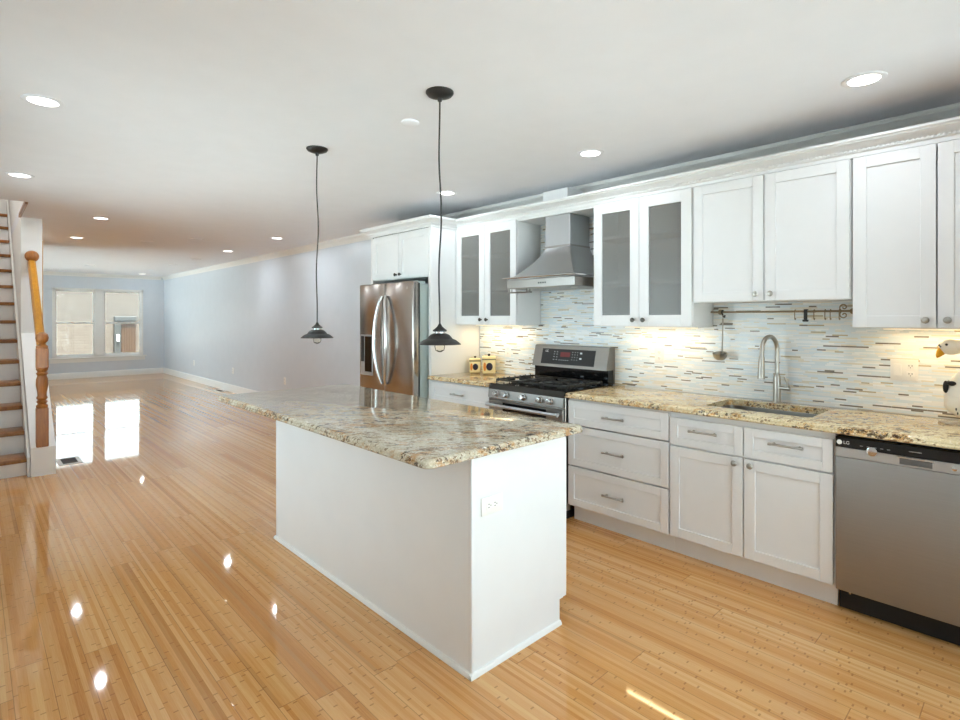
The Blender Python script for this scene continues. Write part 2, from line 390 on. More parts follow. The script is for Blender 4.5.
# knee wall under the handrail, sloping with the stairs
SL = .78
struct('wall_knee', B().prism([(6.34, 0), (7.65, 0), (7.65, .26 + SL * 1.31), (6.42, .26 + SL * .06), (6.34, .26)], 'X', SX1, .58), 'trim_paint')
# baseboards, crown
def base_prof(x, s): return [(x, 0), (x + s * .016, 0), (x + s * .016, .115), (x + s * .008, .135), (x, .14)]
struct('baseboard_right', B().prism(base_prof(XR, -1), 'Y', 4.98, YF), 'trim_paint')
struct('baseboard_far', B().prism([(YF, 0), (YF - .016, 0), (YF - .016, .115), (YF - .008, .135), (YF, .14)], 'X', .58, XR - .02), 'trim_paint')
cp = [(0, -.085), (-.012, -.085), (-.018, -.06), (-.04, -.035), (-.058, -.022), (-.062, -.008), (-.07, -.008), (-.07, 0), (0, 0)]
struct('trim_2', B().prism([(XR + a, ZC + b) for a, b in cp], 'Y', YB, YF), 'trim_paint')
struct('trim_3', B().prism([(YF + a, ZC + b) for a, b in cp], 'X', SX1 + .2, XR - .07), 'trim_paint')

# far windows: two double-hung units in one casing
def dh_window(n, x0, x1):
    o = struct('window_%d' % n, B().box((x0, YF - .012, WZ0), (x0 + .045, YF + .1, WZ1)).box((x1 - .045, YF - .012, WZ0), (x1, YF + .1, WZ1)).box((x0, YF - .012, WZ1 - .045), (x1, YF + .1, WZ1)).box((x0, YF - .012, WZ0), (x1, YF + .1, WZ0 + .035)), 'trim_paint')
    mid = 1.33
    for nm, za, zb, yy in (('upper_sash', mid - .02, WZ1 - .045, .055), ('lower_sash', WZ0 + .035, mid + .02, .015)):
        a, b = x0 + .045, x1 - .045
        s = lift(nm, B().box((a, YF + yy, za), (a + .035, YF + yy + .03, zb)).box((b - .035, YF + yy, za), (b, YF + yy + .03, zb)).box((a + .035, YF + yy, zb - .035), (b - .035, YF + yy + .03, zb)).box((a + .035, YF + yy, za), (b - .035, YF + yy + .03, za + .035)), 'trim_paint', o)
        lift('pane', B().box((a + .03, YF + yy + .012, za + .03), (b - .03, YF + yy + .016, zb - .03)), 'pane_haze' if nm == 'upper_sash' else 'pane', s)
dh_window(1, 1.40, 2.27); dh_window(2, 2.36, 3.25)
struct('trim_4', B().box((2.27, YF - .012, WZ0), (2.36, YF + .1, WZ1)).box((1.33, YF - .05, WZ0 - .03), (3.32, YF, WZ0), .004).box((1.36, YF - .016, WZ0 - .12), (3.29, YF, WZ0 - .03)), 'trim_paint')

# outside the far windows
tag(lift('street_ground', B().box((-30, YF + .3, -1.0), (40, 60, -.9)), 'concrete'), 'grey street ground outside the far windows', 'street', kind='structure')
tag(lift('bounce_ground', B().box((-20, -20, -.25), (25, YB - .12, -.15)).box((-20, YB - .12, -.25), (XL - .12, YF + .2, -.15)), 'paving'), 'unseen pale paving outside, brightened to bounce daylight onto the ceiling', 'paving', kind='structure')  # unseen ground kept pale and wide to bounce light up indoors
nb = thing('stone_building', 'pale stone-faced building across the street, seen through the far windows', 'building', (4, 38, -.9))
lift('wall', B().box((-14, 38, -.9), (20, 44, 3.45)), 'formstone', nb)
lift('coping', B().box((-14, 37.9, 3.45), (20, 44, 3.55)), 'concrete', nb)
gt = thing('wooden_gate', 'brown board gate beside the stone building, through the right window', 'gate', (6.88, 37.8, -.9))
for i in range(9): lift('board', B().box((6.5 + i * .084, 37.7, -.9), (6.576 + i * .084, 37.75, 1.25)), 'fence_wood', gt)
for z_ in (-.5, .9): lift('rail', B().box((6.5, 37.75, z_), (7.25, 37.8, z_ + .12)), 'fence_wood', gt)
ub = thing('utility_post', 'dark post with a white meter box outside the right window', 'post', (6.3, 37.7, -.9))
lift('post', B().box((6.14, 37.6, -.9), (6.46, 37.75, 1.25)), 'vent_grey', ub)
lift('meter_box', B().box((6.24, 37.5, .1), (6.38, 37.6, .5), .01), 'outlet', ub)
tag(lift('vent_box', B().box((6.15, 37.55, 1.3), (7.25, 37.99, 1.56), .03), 'vent_grey'), 'long grey metal box on the building seen through the right window', 'vent box')

# ------------------------------------------------------------------ stairs
st = thing('staircase', 'straight staircase with oak treads and white risers at left of the room', 'stairs', (.1, 6.36, 0))
for k in range(14):
    yk, zk = 6.446 + .27 * k, .16 + .21 * k
    lift('riser', B().box((XL + .03, yk + .015, max(0, zk - .21)), (SX1 - .025, yk + .035, zk - .038)), 'riser_paint', st)
    lift('tread', B().box((XL + .03, yk - .016, zk - .038), (SX1 - .022, yk + .30, zk), .006, 2), 'tread', st)
ys, zs = 6.36, 0
lift('skirt_board', B().prism([(6.36, 0), (7.64, 0), (10.25, 2.1), (10.25, 3.17), (6.42, .20), (6.36, .18)], 'X', SX1 - .022, SX1 - .004), 'trim_paint', st)
nw = lift('newel_post', B().box((.437, 6.33, .262), (.527, 6.42, .62), .006).box((.437, 6.33, .98), (.527, 6.42, 1.17), .008)
    .lathe([(.042, .61), (.045, .64), (.03, .655), (.044, .675), (.03, .69), (.044, .71), (.034, .73), (.036, .76), (.046, .83), (.044, .88), (.034, .915), (.046, .935), (.034, .95), (.045, .97), (.044, .99)], (.482, 6.375, 0), n=20)
    .lathe([(.044, 1.16), (.046, 1.185), (.028, 1.2), (.024, 1.21), (.044, 1.232), (.05, 1.262), (.042, 1.295), (.02, 1.312), (.001, 1.316)], (.482, 6.375, 0), n=20), 'oak', st)
a, b = Vector((.482, 6.40, 1.155)), Vector((.488, 7.61, 2.045))
hr = B(); prof = [(-.03, -.03), (.03, -.03), (.036, -.01), (.032, .022), (.018, .036), (-.018, .036), (-.032, .022), (-.036, -.01)]
dv = (b - a).normalized(); sd = Vector((1, 0, 0)); up = sd.cross(dv)
hr.loft([[tuple(p_ + sd * u_ + up * v_) for u_, v_ in prof] for p_ in (a, b)])
lift('handrail', hr, 'oak_gold', st)
lift('rail_rosette', B().lathe([(.04, 0), (.056, .01), (.063, .03), (.06, .05), (.045, .068), (.02, .08), (.001, .082)], (.49, 7.649, 2.118), (0, -1, 0), 24), 'oak', st)

# ------------------------------------------------------------------ cabinet pieces
XD = 3.09       # front face of base doors
XU = 3.40       # front face of upper doors
def shaker(bld, y0, y1, z0, z1, xf, rail=.057, thick=.02, rec=.009, bev=.0015):
    """door or drawer front facing -X"""
    y0, y1 = sorted((y0, y1)); r = rail; x1 = xf + thick
    bld.box((xf, y0, z0), (x1, y0 + r, z1), bev); bld.box((xf, y1 - r, z0), (x1, y1, z1), bev)
    bld.box((xf, y0 + r, z1 - r), (x1, y1 - r, z1), bev); bld.box((xf, y0 + r, z0), (x1, y1 - r, z0 + r), bev)
    bld.box((xf + rec, y0 + r - .002, z0 + r - .002), (x1 - .002, y1 - r + .002, z1 - r + .002))
    return bld
def bar_pull(yc, zc, xf, ln=.16):
    h = B(); x = xf - .03
    h.tube([(x, yc - ln / 2, zc), (x, yc - ln / 2 + .012, zc), (x, yc - ln / 2 + .018, zc), (x, yc + ln / 2 - .018, zc), (x, yc + ln / 2 - .012, zc), (x, yc + ln / 2, zc)], [.008, .008, .006, .006, .008, .008], 10)
    for s in (-1, 1): h.cyl((x, yc + s * (ln / 2 - .022), zc), (xf + .001, yc + s * (ln / 2 - .022), zc), .0065, 10)
    return h
def knob(y, z, xf):
    return B().lathe([(.007, -.001), (.006, .01), (.008, .014), (.015, .02), (.0165, .025), (.012, .03), (.001, .032)], (xf, y, z), (-1, 0, 0), 16)
def carcass(y0, y1, z0, z1, xf, xb=XR - .011, t_=.018, shelves=()):
    y0, y1 = sorted((y0, y1)); b_ = B()
    b_.box((xf, y0, z0), (xb, y0 + t_, z1)).box((xf, y1 - t_, z0), (xb, y1, z1)).box((xf, y0 + t_, z1 - t_), (xb, y1 - t_, z1)).box((xf, y0 + t_, z0), (xb, y1 - t_, z0 + t_)).box((xb - .008, y0 + t_, z0 + t_), (xb, y1 - t_, z1 - t_))
    return b_
G_base = 'base cabinets along the right wall'; G_up = 'wall cabinets along the right wall'

# three-drawer base
o = thing('drawer_cabinet', 'white three-drawer base cabinet just right of the range', 'cabinet', (3.4, 1.97, 0), G_base)
lift('body', carcass(1.585, 2.352, .11, .877, XD + .021), 'white_paint', o)
lift('toe_kick', B().box((3.16, 1.586, 0), (3.178, 2.345, .109)), 'white_paint', o)
for z0, z1 in ((.692, .862), (.405, .683), (.122, .396)):
    d = lift('drawer', shaker(B(), 1.592, 2.348, z0, z1, XD, .05), 'white_paint', o)
    lift('handle', bar_pull(1.967, (z0 + z1) / 2 - (0 if z1 > .8 else 0), XD), 'nickel', d)
# sink base
o = thing('sink_cabinet', 'white sink base cabinet with two doors under two false drawers, beside the dishwasher', 'cabinet', (3.4, 1.15, 0), G_base)
lift('body', B().box((XD + .021, .722, .11), (XR - .011, .74, .877)).box((XD + .021, 1.564, .11), (XR - .011, 1.582, .877)).box((XD + .021, .74, .11), (XR - .011, 1.564, .128)).box((XD + .021, .74, .65), (XD + .04, 1.564, .877)).box((XD + .021, 1.142, .128), (XD + .04, 1.162, .65)).box((XR - .02, .74, .128), (XR - .011, 1.564, .877)), 'white_paint', o)
lift('toe_kick', B().box((3.16, .723, 0), (3.178, 1.585, .109)), 'white_paint', o)
for y0, y1, hy in ((1.157, 1.580, 1.37), (.728, 1.149, .935)):
    d = lift('drawer', shaker(B(), y0, y1, .678, .842, XD, .047), 'white_paint', o)
    lift('handle', bar_pull(hy, .778, XD, .165), 'nickel', d)
for y0, y1, ky in ((1.157, 1.580, 1.195), (.728, 1.149, 1.112)):
    d = lift('door', shaker(B(), y0, y1, .122, .668, XD), 'white_paint', o)
    lift('knob', knob(ky, .638, XD), 'nickel', d)
# base between fridge and range
o = thing('drawer_cabinet', 'white base cabinet between the refrigerator and the range, under the canisters', 'cabinet', (3.4, 3.53, 0), G_base)
lift('body', carcass(3.14, 3.925, .11, .877, XD + .021), 'white_paint', o)
lift('toe_kick', B().box((3.16, 3.141, 0), (3.178, 3.924, .109)), 'white_paint', o)
d = lift('drawer', shaker(B(), 3.148, 3.918, .692, .862, XD, .05), 'white_paint', o)
lift('handle', bar_pull(3.53, .775, XD), 'nickel', d)
for y0, y1, ky in ((3.148, 3.53, 3.49), (3.537, 3.918, 3.575)):
    d = lift('door', shaker(B(), y0, y1, .122, .683, XD), 'white_paint', o)
    lift('knob', knob(ky, .64, XD), 'nickel', d)

# wall cabinets
ZT = 2.295
def glass_cab(label, y0, y1, kz=1.43):
    o = thing('glass_cabinet', label, 'cabinet', (3.55, (y0 + y1) / 2, 1.385), G_up)
    lift('body', carcass(y0, y1, 1.382, ZT, XU + .021), 'white_paint', o)
    for z_ in (1.70, 2.035): lift('shelf', B().box((XU + .028, y0 + .02, z_ - .011), (XR - .03, y1 - .02, z_ + .011)), 'white_paint', o)
    lift('shade_panel', B().box((XU + .03, y0 + .001, ZT + .0005), (XR - .012, y1 - .001, ZT + .006)), 'gap_shade_top', o)  # added dark sheet that darkens the space under the ceiling
    m = (y0 + y1) / 2
    for a_, b_, ky in ((y0 + .004, m - .002, m - .04), (m + .002, y1 - .004, m + .04)):
        r = .07; x0, x1 = XU, XU + .02; za, zb = 1.386, 2.29; fr = B()
        fr.box((x0, a_, za), (x1, a_ + r, zb), .0015).box((x0, b_ - r, za), (x1, b_, zb), .0015).box((x0, a_ + r, za), (x1, b_ - r, za + .078), .0015).box((x0, a_ + r, zb - .078), (x1, b_ - r, zb), .0015)
        d = lift('door', fr, 'white_paint', o)
        lift('glass_pane', B().box((x0 + .009, a_ + r - .004, za + .074), (x0 + .013, b_ - r + .004, zb - .074)), 'frosted', d)
        lift('knob', knob(ky, kz, XU), 'dark_knob', d)
    return o
glass_cab('white wall cabinet with frosted glass doors between the refrigerator and the hood', 3.135, 3.925)
glass_cab('white wall cabinet with frosted glass doors just right of the hood', 1.588, 2.350)
def solid_cab(label, y0, y1, z0, kz, doors=2):
    o = thing('wall_cabinet', label, 'cabinet', (3.55, (y0 + y1) / 2, z0), G_up)
    lift('body', carcass(y0, y1, z0, ZT, XU + .021), 'white_paint', o); m = (y0 + y1) / 2
    lift('shade_panel', B().box((XU + .03, y0 + .001, ZT + .0005), (XR - .012, y1 - .001, ZT + .006)), 'gap_shade_top', o)
    for a_, b_, ky in ((y0 + .004, m - .003, m - .041), (m + .003, y1 - .004, m + .041)):
        d = lift('door', shaker(B(), a_, b_, z0 + .004, 2.29, XU, .06), 'white_paint', o)
        lift('knob', knob(ky, kz, XU), 'nickel', d)
solid_cab('short white wall cabinet with two doors above the sink and faucet', .722, 1.582, 1.542, 1.586)
solid_cab('tall white wall cabinet with two doors above the goose figurine at far right', .022, .716, 1.39, 1.432)

# refrigerator surround
o = thing('refrigerator_cabinet', 'tall white surround with a two-door cabinet over the refrigerator', 'cabinet', (3.4, 4.45, 0), G_up)
XFR = 3.10
lift('side_panel', B().box((XFR, 3.93, 0), (XR - .011, 3.968, ZT), .0015), 'white_paint', o)
lift('side_panel', B().box((XFR, 4.925, 0), (XR - .005, 4.96, ZT), .0015), 'white_paint', o)
lift('body', carcass(3.969, 4.924, 1.835, ZT, XFR + .021, XR - .005), 'white_paint', o)
lift('shade_panel', B().box((XFR + .03, 3.971, ZT + .0005), (XR - .012, 4.92, ZT + .006)), 'gap_shade_top', o)
for a_, b_, ky in ((3.972, 4.445, 4.41), (4.451, 4.921, 4.486)):
    d = lift('door', shaker(B(), a_, b_, 1.842, 2.28, XFR, .06), 'white_paint', o)
    lift('knob', knob(ky, 1.878, XFR), 'dark_knob', d)

# crown along the cabinet tops, mitred round the refrigerator surround
path = [(XU + .021, -.02), (XU + .021, 3.93), (XFR + .0, 3.93), (XFR + .0, 4.96), (XR - .072, 4.96)]
prof = [(0, ZT), (.012, ZT), (.014, ZT + .018), (.024, ZT + .024), (.026, ZT + .034), (.05, ZT + .052), (.078, ZT + .06), (.082, ZT + .068), (.092, ZT + .07), (.094, ZT + .082), (.0, ZT + .082)]
def offs(k, d_):
    P = [Vector(p_) for p_ in path]
    def nrm(i): v = (P[i + 1] - P[i]).normalized(); return Vector((-v.y, v.x))
    if k == 0: return P[0] + nrm(0) * d_
    if k == len(P) - 1: return P[k] + nrm(k - 1) * d_
    n1, n2 = nrm(k - 1), nrm(k); m_ = (n1 + n2); m_ = m_ / m_.dot(n1); return P[k] + m_ * d_
cb = B(); cb.loft([[(offs(k, d_).x, offs(k, d_).y, z_) for d_, z_ in prof] for k in range(len(path))])
crown = tag(lift('cabinet_crown', cb, 'white_paint'), 'long white crown moulding along the tops of the wall cabinets', 'moulding')
bd = B()
for i in range(196):
    yy = -.005 + i * .02; bd.box((XU - .011, yy, ZT + .026), (XU - .0025, yy + .011, ZT + .036), .002)
lift('rope_bead', bd, 'white_paint', crown)

# ------------------------------------------------------------------ counters
def rrect(x0, x1, y0, y1, r, n=6):
    pts = []
    rs = r if isinstance(r, (list, tuple)) else [r] * 4
    for (cx, cy_, a0), q in zip(((x1, y1, 0), (x0, y1, 90), (x0, y0, 180), (x1, y0, 270)), rs):
        q = max(q, .0005); sx_ = -1 if cx == x1 else 1; sy_ = -1 if cy_ == y1 else 1
        for k in range(n + 1):
            an = R(a0 + 90 * k / n); pts.append((cx + sx_ * q + q * math.cos(an), cy_ + sy_ * q + q * math.sin(an)))
    return pts
OG = [(.010, 0), (.003, .003), (0, .008), (.001, .013), (.006, .0165), (.005, .019), (.0045, .024), (.007, .03), (.013, .0345), (.02, .036)]
def slab(x0, x1, y0, y1, z0, r, hole=None):
    s = B(); rings = []
    for ins, dz in OG:
        rr_ = [max(q - ins, .0005) for q in (r if isinstance(r, (list, tuple)) else [r] * 4)]
        rings.append([(a_, b_, z0 + dz) for a_, b_ in rrect(x0 + ins, x1 - ins, y0 + ins, y1 - ins, rr_)])
    if not hole: s.loft(rings); return s
    s.loft(rings, cap=False); bm = s.bm; bm.verts.ensure_lookup_table(); n = len(rings[0])
    bot = bm.verts[:n]; top = bm.verts[len(rings) * n - n:len(rings) * n]
    hp = rrect(*hole, .04); ht = [bm.verts.new((a_, b_, z0 + .036)) for a_, b_ in hp]; hb = [bm.verts.new((a_, b_, z0)) for a_, b_ in hp]
    m_ = len(hp)
    for i in range(m_): bm.faces.new((ht[i], ht[(i + 1) % m_], hb[(i + 1) % m_], hb[i]))
    for outer, inner in ((top, ht), (bot, hb)):
        ed = []
        for lp in (outer, inner):
            for i in range(len(lp)):
                e_ = bm.edges.get((lp[i], lp[(i + 1) % len(lp)])) or bm.edges.new((lp[i], lp[(i + 1) % len(lp)])); ed.append(e_)
        bmesh.ops.triangle_fill(bm, use_beauty=True, use_dissolve=False, edges=ed)
    bmesh.ops.recalc_face_normals(bm, faces=bm.faces[:]); return s
HOLE = (3.225, 3.60, .86, 1.43)
tag(lift('granite_countertop', slab(3.052, XR - .009, -.02, 2.352, .879, .003, HOLE), 'granite', ang=50), 'speckled granite countertop with the sink, right of the range', 'countertop')
tag(lift('granite_countertop', slab(3.052, XR - .009, 3.139, 3.929, .879, .003), 'granite', ang=50), 'short granite countertop holding the two canisters, left of the range', 'countertop')
# backsplash
bs = B().box((XR - .008, -.02, .915), (XR, 3.929, 1.40)).box((XR - .008, .718, 1.40), (XR, 1.586, 1.55)).box((XR - .008, 2.352, 1.40), (XR, 3.133, 2.37))
tag(lift('tile_backsplash', bs, 'mosaic'), 'backsplash of thin pale glass and stone stick tiles behind the counter', 'backsplash', kind='structure')

# sink and faucet
x0, x1, y0, y1 = HOLE; zt = .8785
s_ = B(); e_ = .012
rings = [[(a_, b_, z_) for a_, b_ in rrect(x0 - g_, x1 + g_, y0 - g_, y1 + g_, q_)] for g_, z_, q_ in ((.02, zt, .05), (-.004, zt, .04), (-.006, zt - .02, .04), (-.012, .70, .05), (-.03, .692, .05))]
s_.loft(rings, cap=False); bm = s_.bm; bm.verts.ensure_lookup_table(); n = len(rings[0]); bm.faces.new(bm.verts[-n:])
sk = tag(lift('kitchen_sink', s_, 'steel'), 'undermount stainless steel sink set in the granite below the faucet', 'sink')
lift('drain', B().lathe([(.045, 0), (.045, .004), (.03, .005), (.001, .003)], (3.42, 1.15, .692)), 'chrome', sk)
fx, fy, fz = 3.645, 1.158, .9155
o = thing('kitchen_faucet', 'brushed nickel gooseneck faucet standing behind the sink', 'faucet', (fx, fy, fz))
lift('base', B().lathe([(.03, 0), (.03, .004), (.024, .01), (.0225, .04), (.0215, .15), (.019, .17), (.014, .175)], (fx, fy, fz), n=24), 'nickel', o)
sdv = Vector((-.16, .03, 0)); sdv = sdv / sdv.length; rad = .085; p0 = Vector((fx, fy, fz)); cz = 1.245 - fz
pts = [p0 + Vector((0, 0, .16)), p0 + Vector((0, 0, .25)), p0 + Vector((0, 0, cz))]
for k in range(1, 15):
    an = R(180 * k / 14); pts.append(p0 + Vector((0, 0, cz)) + sdv * (rad * (1 - math.cos(an))) + Vector((0, 0, rad * math.sin(an))))
pts.append(p0 + sdv * (2 * rad + .003) + Vector((0, 0, cz - .05)))
lift('spout', B().tube(pts, .0125, 14), 'nickel', o)
e_ = p0 + sdv * (2 * rad + .003)
lift('spray_head', B().tube([e_ + Vector((0, 0, cz - .03)), e_ + Vector((0, 0, cz - .04)), e_ + sdv * .003 + Vector((0, 0, cz - .1)), e_ + sdv * .006 + Vector((0, 0, cz - .17))], [.013, .0155, .018, .021], 16), 'nickel', o)
lift('lever', B().cyl((fx, fy, fz + .095), (fx - .01, fy - .075, fz + .095), .013, 14).tube([(fx - .01, fy - .066, fz + .095), (fx - .012, fy - .06, fz + .13), (fx - .015, fy - .045, fz + .165)], [.008, .006, .005], 10), 'nickel', o)

# ------------------------------------------------------------------ dishwasher
o = thing('dishwasher', 'stainless dishwasher with a black control strip at the right end of the counter', 'dishwasher', (3.4, .41, 0))
DX = 3.075; dy0, dy1 = .113, .714
lift('body', B().box((DX + .03, dy0 + .004, .11), (3.66, dy1 - .004, .868)), 'black', o)
lift('door_panel', B().box((DX, dy0, .118), (DX + .03, dy1, .768), .004, 2), 'steel_dw', o)
lift('handle_strip', B().box((DX - .002, dy0, .769), (DX + .03, dy1, .815), .002), 'silver', o)
lift('control_strip', B().box((DX - .004, dy0, .816), (DX + .03, dy1, .866), .002), 'black_gloss', o)
lift('handle_pocket', B().box((DX - .0035, .348, .778), (DX - .0015, .464, .808), .0008), 'pocket', o)
lift('handle_lip', B().box((DX - .007, .34, .806), (DX - .001, .472, .813), .001), 'chrome', o)
lift('badge', B().lathe([(.021, 0), (.021, .004), (.014, .006), (.001, .0062)], (DX - .0035, .567, .815), (-1, 0, 0)), 'chrome', o)
lift('badge', B().lathe([(.009, 0), (.009, .003), (.001, .004)], (DX - .0015, .275, .792), (-1, 0, 0), 16), 'chrome', o)
lift('toe_kick', B().box((3.15, dy0, .005), (3.165, dy1, .112)), 'kick_black', o)
lift('screw', B().lathe([(.005, 0), (.005, .002)], (3.15, .67, .085), (-1, 0, 0), 10), 'chrome', o)
lift('logo_disc', B().lathe([(.0115, 0), (.0115, .0006)], (DX - .004, .697, .840), (-1, 0, 0), 20), 'white_mark', o)
text('logo_text', 'LG', .021, (DX - .0045, .668, .840), FACE_L, 'white_mark', o)
for i in range(5): lift('control_mark', B().box((DX - .0048, .602 - i * .026, .833), (DX - .004, .614 - i * .026, .8355)), 'silver', o)
lift('control_mark', B().box((DX - .0048, .385, .839), (DX - .004, .43, .842)), 'silver', o)

# ------------------------------------------------------------------ range
RY0, RY1, RX = 2.366, 3.128, 3.065
o = thing('gas_range', 'stainless gas range with black grates and a raised control panel under the hood', 'range', (3.4, 2.747, 0))
lift('body', B().box((RX + .02, RY0, .06), (3.69, RY1, .895), .003), 'steel_v', o)
lift('cooktop', B().prism([(RX - .005, .872), (RX + .02, .915), (3.63, .918), (3.63, .893), (RX + .04, .893)], 'Y', RY0, RY1), 'black_gloss', o)
lift('control_panel', B().prism([(RX - .012, .805), (RX - .004, .872), (RX + .03, .872), (RX + .03, .805)], 'Y', RY0 + .002, RY1 - .002), 'steel', o)
for ky in (3.03, 2.925, 2.745, 2.58, 2.485):
    k_ = lift('knob', B().lathe([(.026, 0), (.026, .006), (.021, .009), (.019, .032), (.016, .036), (.001, .0365)], (RX - .009, ky, .839), (-1, 0, .1), 22), 'chrome', o)
lift('oven_door', B().box((RX - .005, RY0 + .004, .2), (RX + .02, RY1 - .004, .79), .004), 'steel', o)
lift('oven_window', B().box((RX - .008, RY0 + .16, .36), (RX - .002, RY1 - .16, .775), .002), 'black_gloss', o)
hd = B(); hd.tube([(RX - .05, RY0 + .02, .752), (RX - .055, (RY0 + RY1) / 2, .752), (RX - .05, RY1 - .02, .752)], .013, 12)
for yy in (RY0 + .05, RY1 - .05): hd.box((RX - .05, yy - .012, .744), (RX - .002, yy + .012, .76), .003)
lift('oven_handle', hd, 'silver', o)
lift('storage_drawer', B().box((RX - .003, RY0 + .004, .075), (RX + .02, RY1 - .004, .19), .004), 'steel', o)
lift('foot_rail', B().box((RX + .05, RY0 + .01, 0), (3.6, RY1 - .01, .06)), 'black', o)
# three grates
gw = (RY1 - RY0 - .03) / 3
for i in range(3):
    g0 = RY0 + .015 + i * gw + .004; g1 = g0 + gw - .008; gx0, gx1 = RX + .06, 3.585; zz = .942; g_ = B(); h_ = .007
    for yy in (g0, g1 - .012): g_.box((gx0, yy, zz - h_), (gx1, yy + .012, zz + h_), .003)
    for xx in (gx0, (gx0 + gx1) / 2 - .006, gx1 - .012): g_.box((xx, g0, zz - h_), (xx + .012, g1, zz + h_), .003)
    for xx in (gx0 + .13, gx1 - .13):
        for dx_, dy_ in ((1, 0), (-1, 0), (0, 1), (0, -1)):
            ym = (g0 + g1) / 2; a_ = Vector((xx + dx_ * .03, ym + dy_ * .03, zz + .004)); b_ = Vector((xx + dx_ * .12, ym + dy_ * (gw / 2 - .01), zz + .004))
            g_.box((min(a_.x, b_.x) - .005, min(a_.y, b_.y) - .005, zz - .004), (max(a_.x, b_.x) + .005, max(a_.y, b_.y) + .005, zz + .011), .002)
    for k in range(7):
        xx = gx0 + .03 + k * (gx1 - gx0 - .06) / 6
        if i != 1: yy = g0 if i == 0 else g1; g_.box((xx - .005, yy - .004, .925), (xx + .005, yy + .004, zz + .014), .002)
    for xx in (gx0 + .006, gx1 - .006):
        for yy in (g0 + .006, g1 - .006): g_.cyl((xx, yy, .9175), (xx, yy, zz), .006, 8)
    lift('grate', g_, 'iron', o)
for bx, by, br in ((RX + .19, RY0 + .14, .045), (RX + .19, RY1 - .14, .04), (3.455, RY0 + .14, .035), (3.455, RY1 - .14, .045), (3.32, 2.747, .05)):
    lift('burner', B().lathe([(br + .012, .0), (br + .012, .004), (br, .006), (br, .012), (br - .006, .016), (.001, .017)], (bx, by, .918), n=24), 'iron', o)
# backguard
bg = lift('backguard', B().box((3.632, RY0 + .004, .893), (3.70, RY1 - .004, 1.04)), 'black_gloss', o)
lift('backguard_panel', B().prism([(3.60, 1.03), (3.645, 1.205), (3.66, 1.212), (3.72, 1.212), (3.72, .92), (3.70, .92), (3.70, 1.03)], 'Y', RY0, RY1), 'steel', o)
def bgp(y, tt, out): # point on tilted panel: tt 0..1 up
    n_ = Vector((-.175, 0, .045)).normalized(); p_ = Vector((3.60, y, 1.03)) + Vector((.045, 0, .175)) * tt + n_ * out; return p_
def bgq(ya, yb, ta, tb, out=.0015, name='display', mat='black_gloss', par=None):
    q_ = B(); n_ = Vector((-.175, 0, .045)).normalized()
    lo = [bgp(ya, ta, 0), bgp(yb, ta, 0), bgp(yb, tb, 0), bgp(ya, tb, 0)]
    q_.loft([[tuple(p_ + n_ * .0002) for p_ in lo], [tuple(p_ + n_ * out) for p_ in lo]]); return lift(name, q_, mat, par or o)
dsp = bgq(2.487, 3.035, .13, .86, mat='panel_black')
bgq(2.735, 2.835, .5, .72, .0022, 'clock_window', 'red_led', dsp)
n_ = Vector((-.175, 0, .045)).normalized()
for yy in (2.90, 2.87):
    for tt in (.35, .48, .61, .72): q = bgp(yy, tt, .002); lift('button_mark', B().box(q - Vector((.001, .006, .002)), q + Vector((.0004, .006, .002))), 'silver', dsp)
for i in range(5): q = bgp(2.84 - i * .022, .34, .002); lift('button_mark', B().box(q - Vector((.001, .005, .002)), q + Vector((.0004, .005, .002))), 'silver', dsp)
for yy in (2.71, 2.685, 2.66):
    for tt in (.38, .5, .62, .73): q = bgp(yy, tt, .002); lift('button_mark', B().box(q - Vector((.001, .003, .002)), q + Vector((.0004, .003, .002))), 'silver', dsp)
for tt in (.45, .7): q = bgp(2.625, tt, .002); lift('button_mark', B().box(q - Vector((.001, .01, .007)), q + Vector((.0004, .01, .007))), 'silver', dsp)
q = bgp(2.985, .74, .0022); text('logo_text', 'LG', .026, q, (R(90 + 14.4) if False else R(75.6), 0, R(-90)), 'white_mark', o)

# ------------------------------------------------------------------ hood
HY0, HY1, HX = 2.405, 3.095, 3.243; HC = 2.735
o = thing('range_hood', 'stainless chimney range hood with a pyramid canopy above the range', 'hood', (3.5, HC, 1.685))
hb_ = B()
def hring(x, ya, yb, z_, n=8):
    pts = [(XR - .012, ya), (XR - .012, yb)]; r_ = min(.02, (yb - ya) / 4)
    return [(XR - .012, ya, z_), (x + r_, ya, z_), (x + r_ * .3, ya + r_ * .3, z_), (x, ya + r_, z_), (x, yb - r_, z_), (x + r_ * .3, yb - r_ * .3, z_), (x + r_, yb, z_), (XR - .012, yb, z_)]
rings = []
for k in range(11):
    s1 = k / 10; c_ = (1 - s1) ** 1.45
    xx = 3.45 - (3.45 - HX) * c_; ya = 2.603 - (2.603 - HY0) * c_; yb = 2.86 + (HY1 - 2.86) * c_
    rings.append(hring(xx, ya, yb, 1.757 + (2.025 - 1.757) * s1))
hb_.loft(rings); lift('canopy', hb_, 'steel_hood', o, ang=20)
lift('skirt', B().box((HX - .002, HY0 - .002, 1.685), (XR - .012, HY1 + .002, 1.757), .004), 'steel', o)
lift('chimney', B().box((3.452, 2.605, 2.02), (XR - .012, 2.858, 2.296), .003), 'steel_hood', o)
lift('chimney_collar', B().box((3.446, 2.6, 2.018), (XR - .012, 2.863, 2.034), .002), 'steel', o)
rl = B(); zz = 1.77
rl.tube([(XR - .05, HY0 - .02, zz), (HX - .03, HY0 - .02, zz), (HX - .035, HY0, zz), (HX - .035, HY1, zz), (HX - .03, HY1 + .02, zz), (HX + .04, HY1 + .025, zz)], .006, 8)
for yy in (HY0 + .1, HC, HY1 - .1): rl.cyl((HX - .035, yy, zz), (HX + .012, yy, zz), .005, 8)
lift('front_rail', rl, 'chrome', o)
rl = B(); zz = 1.655
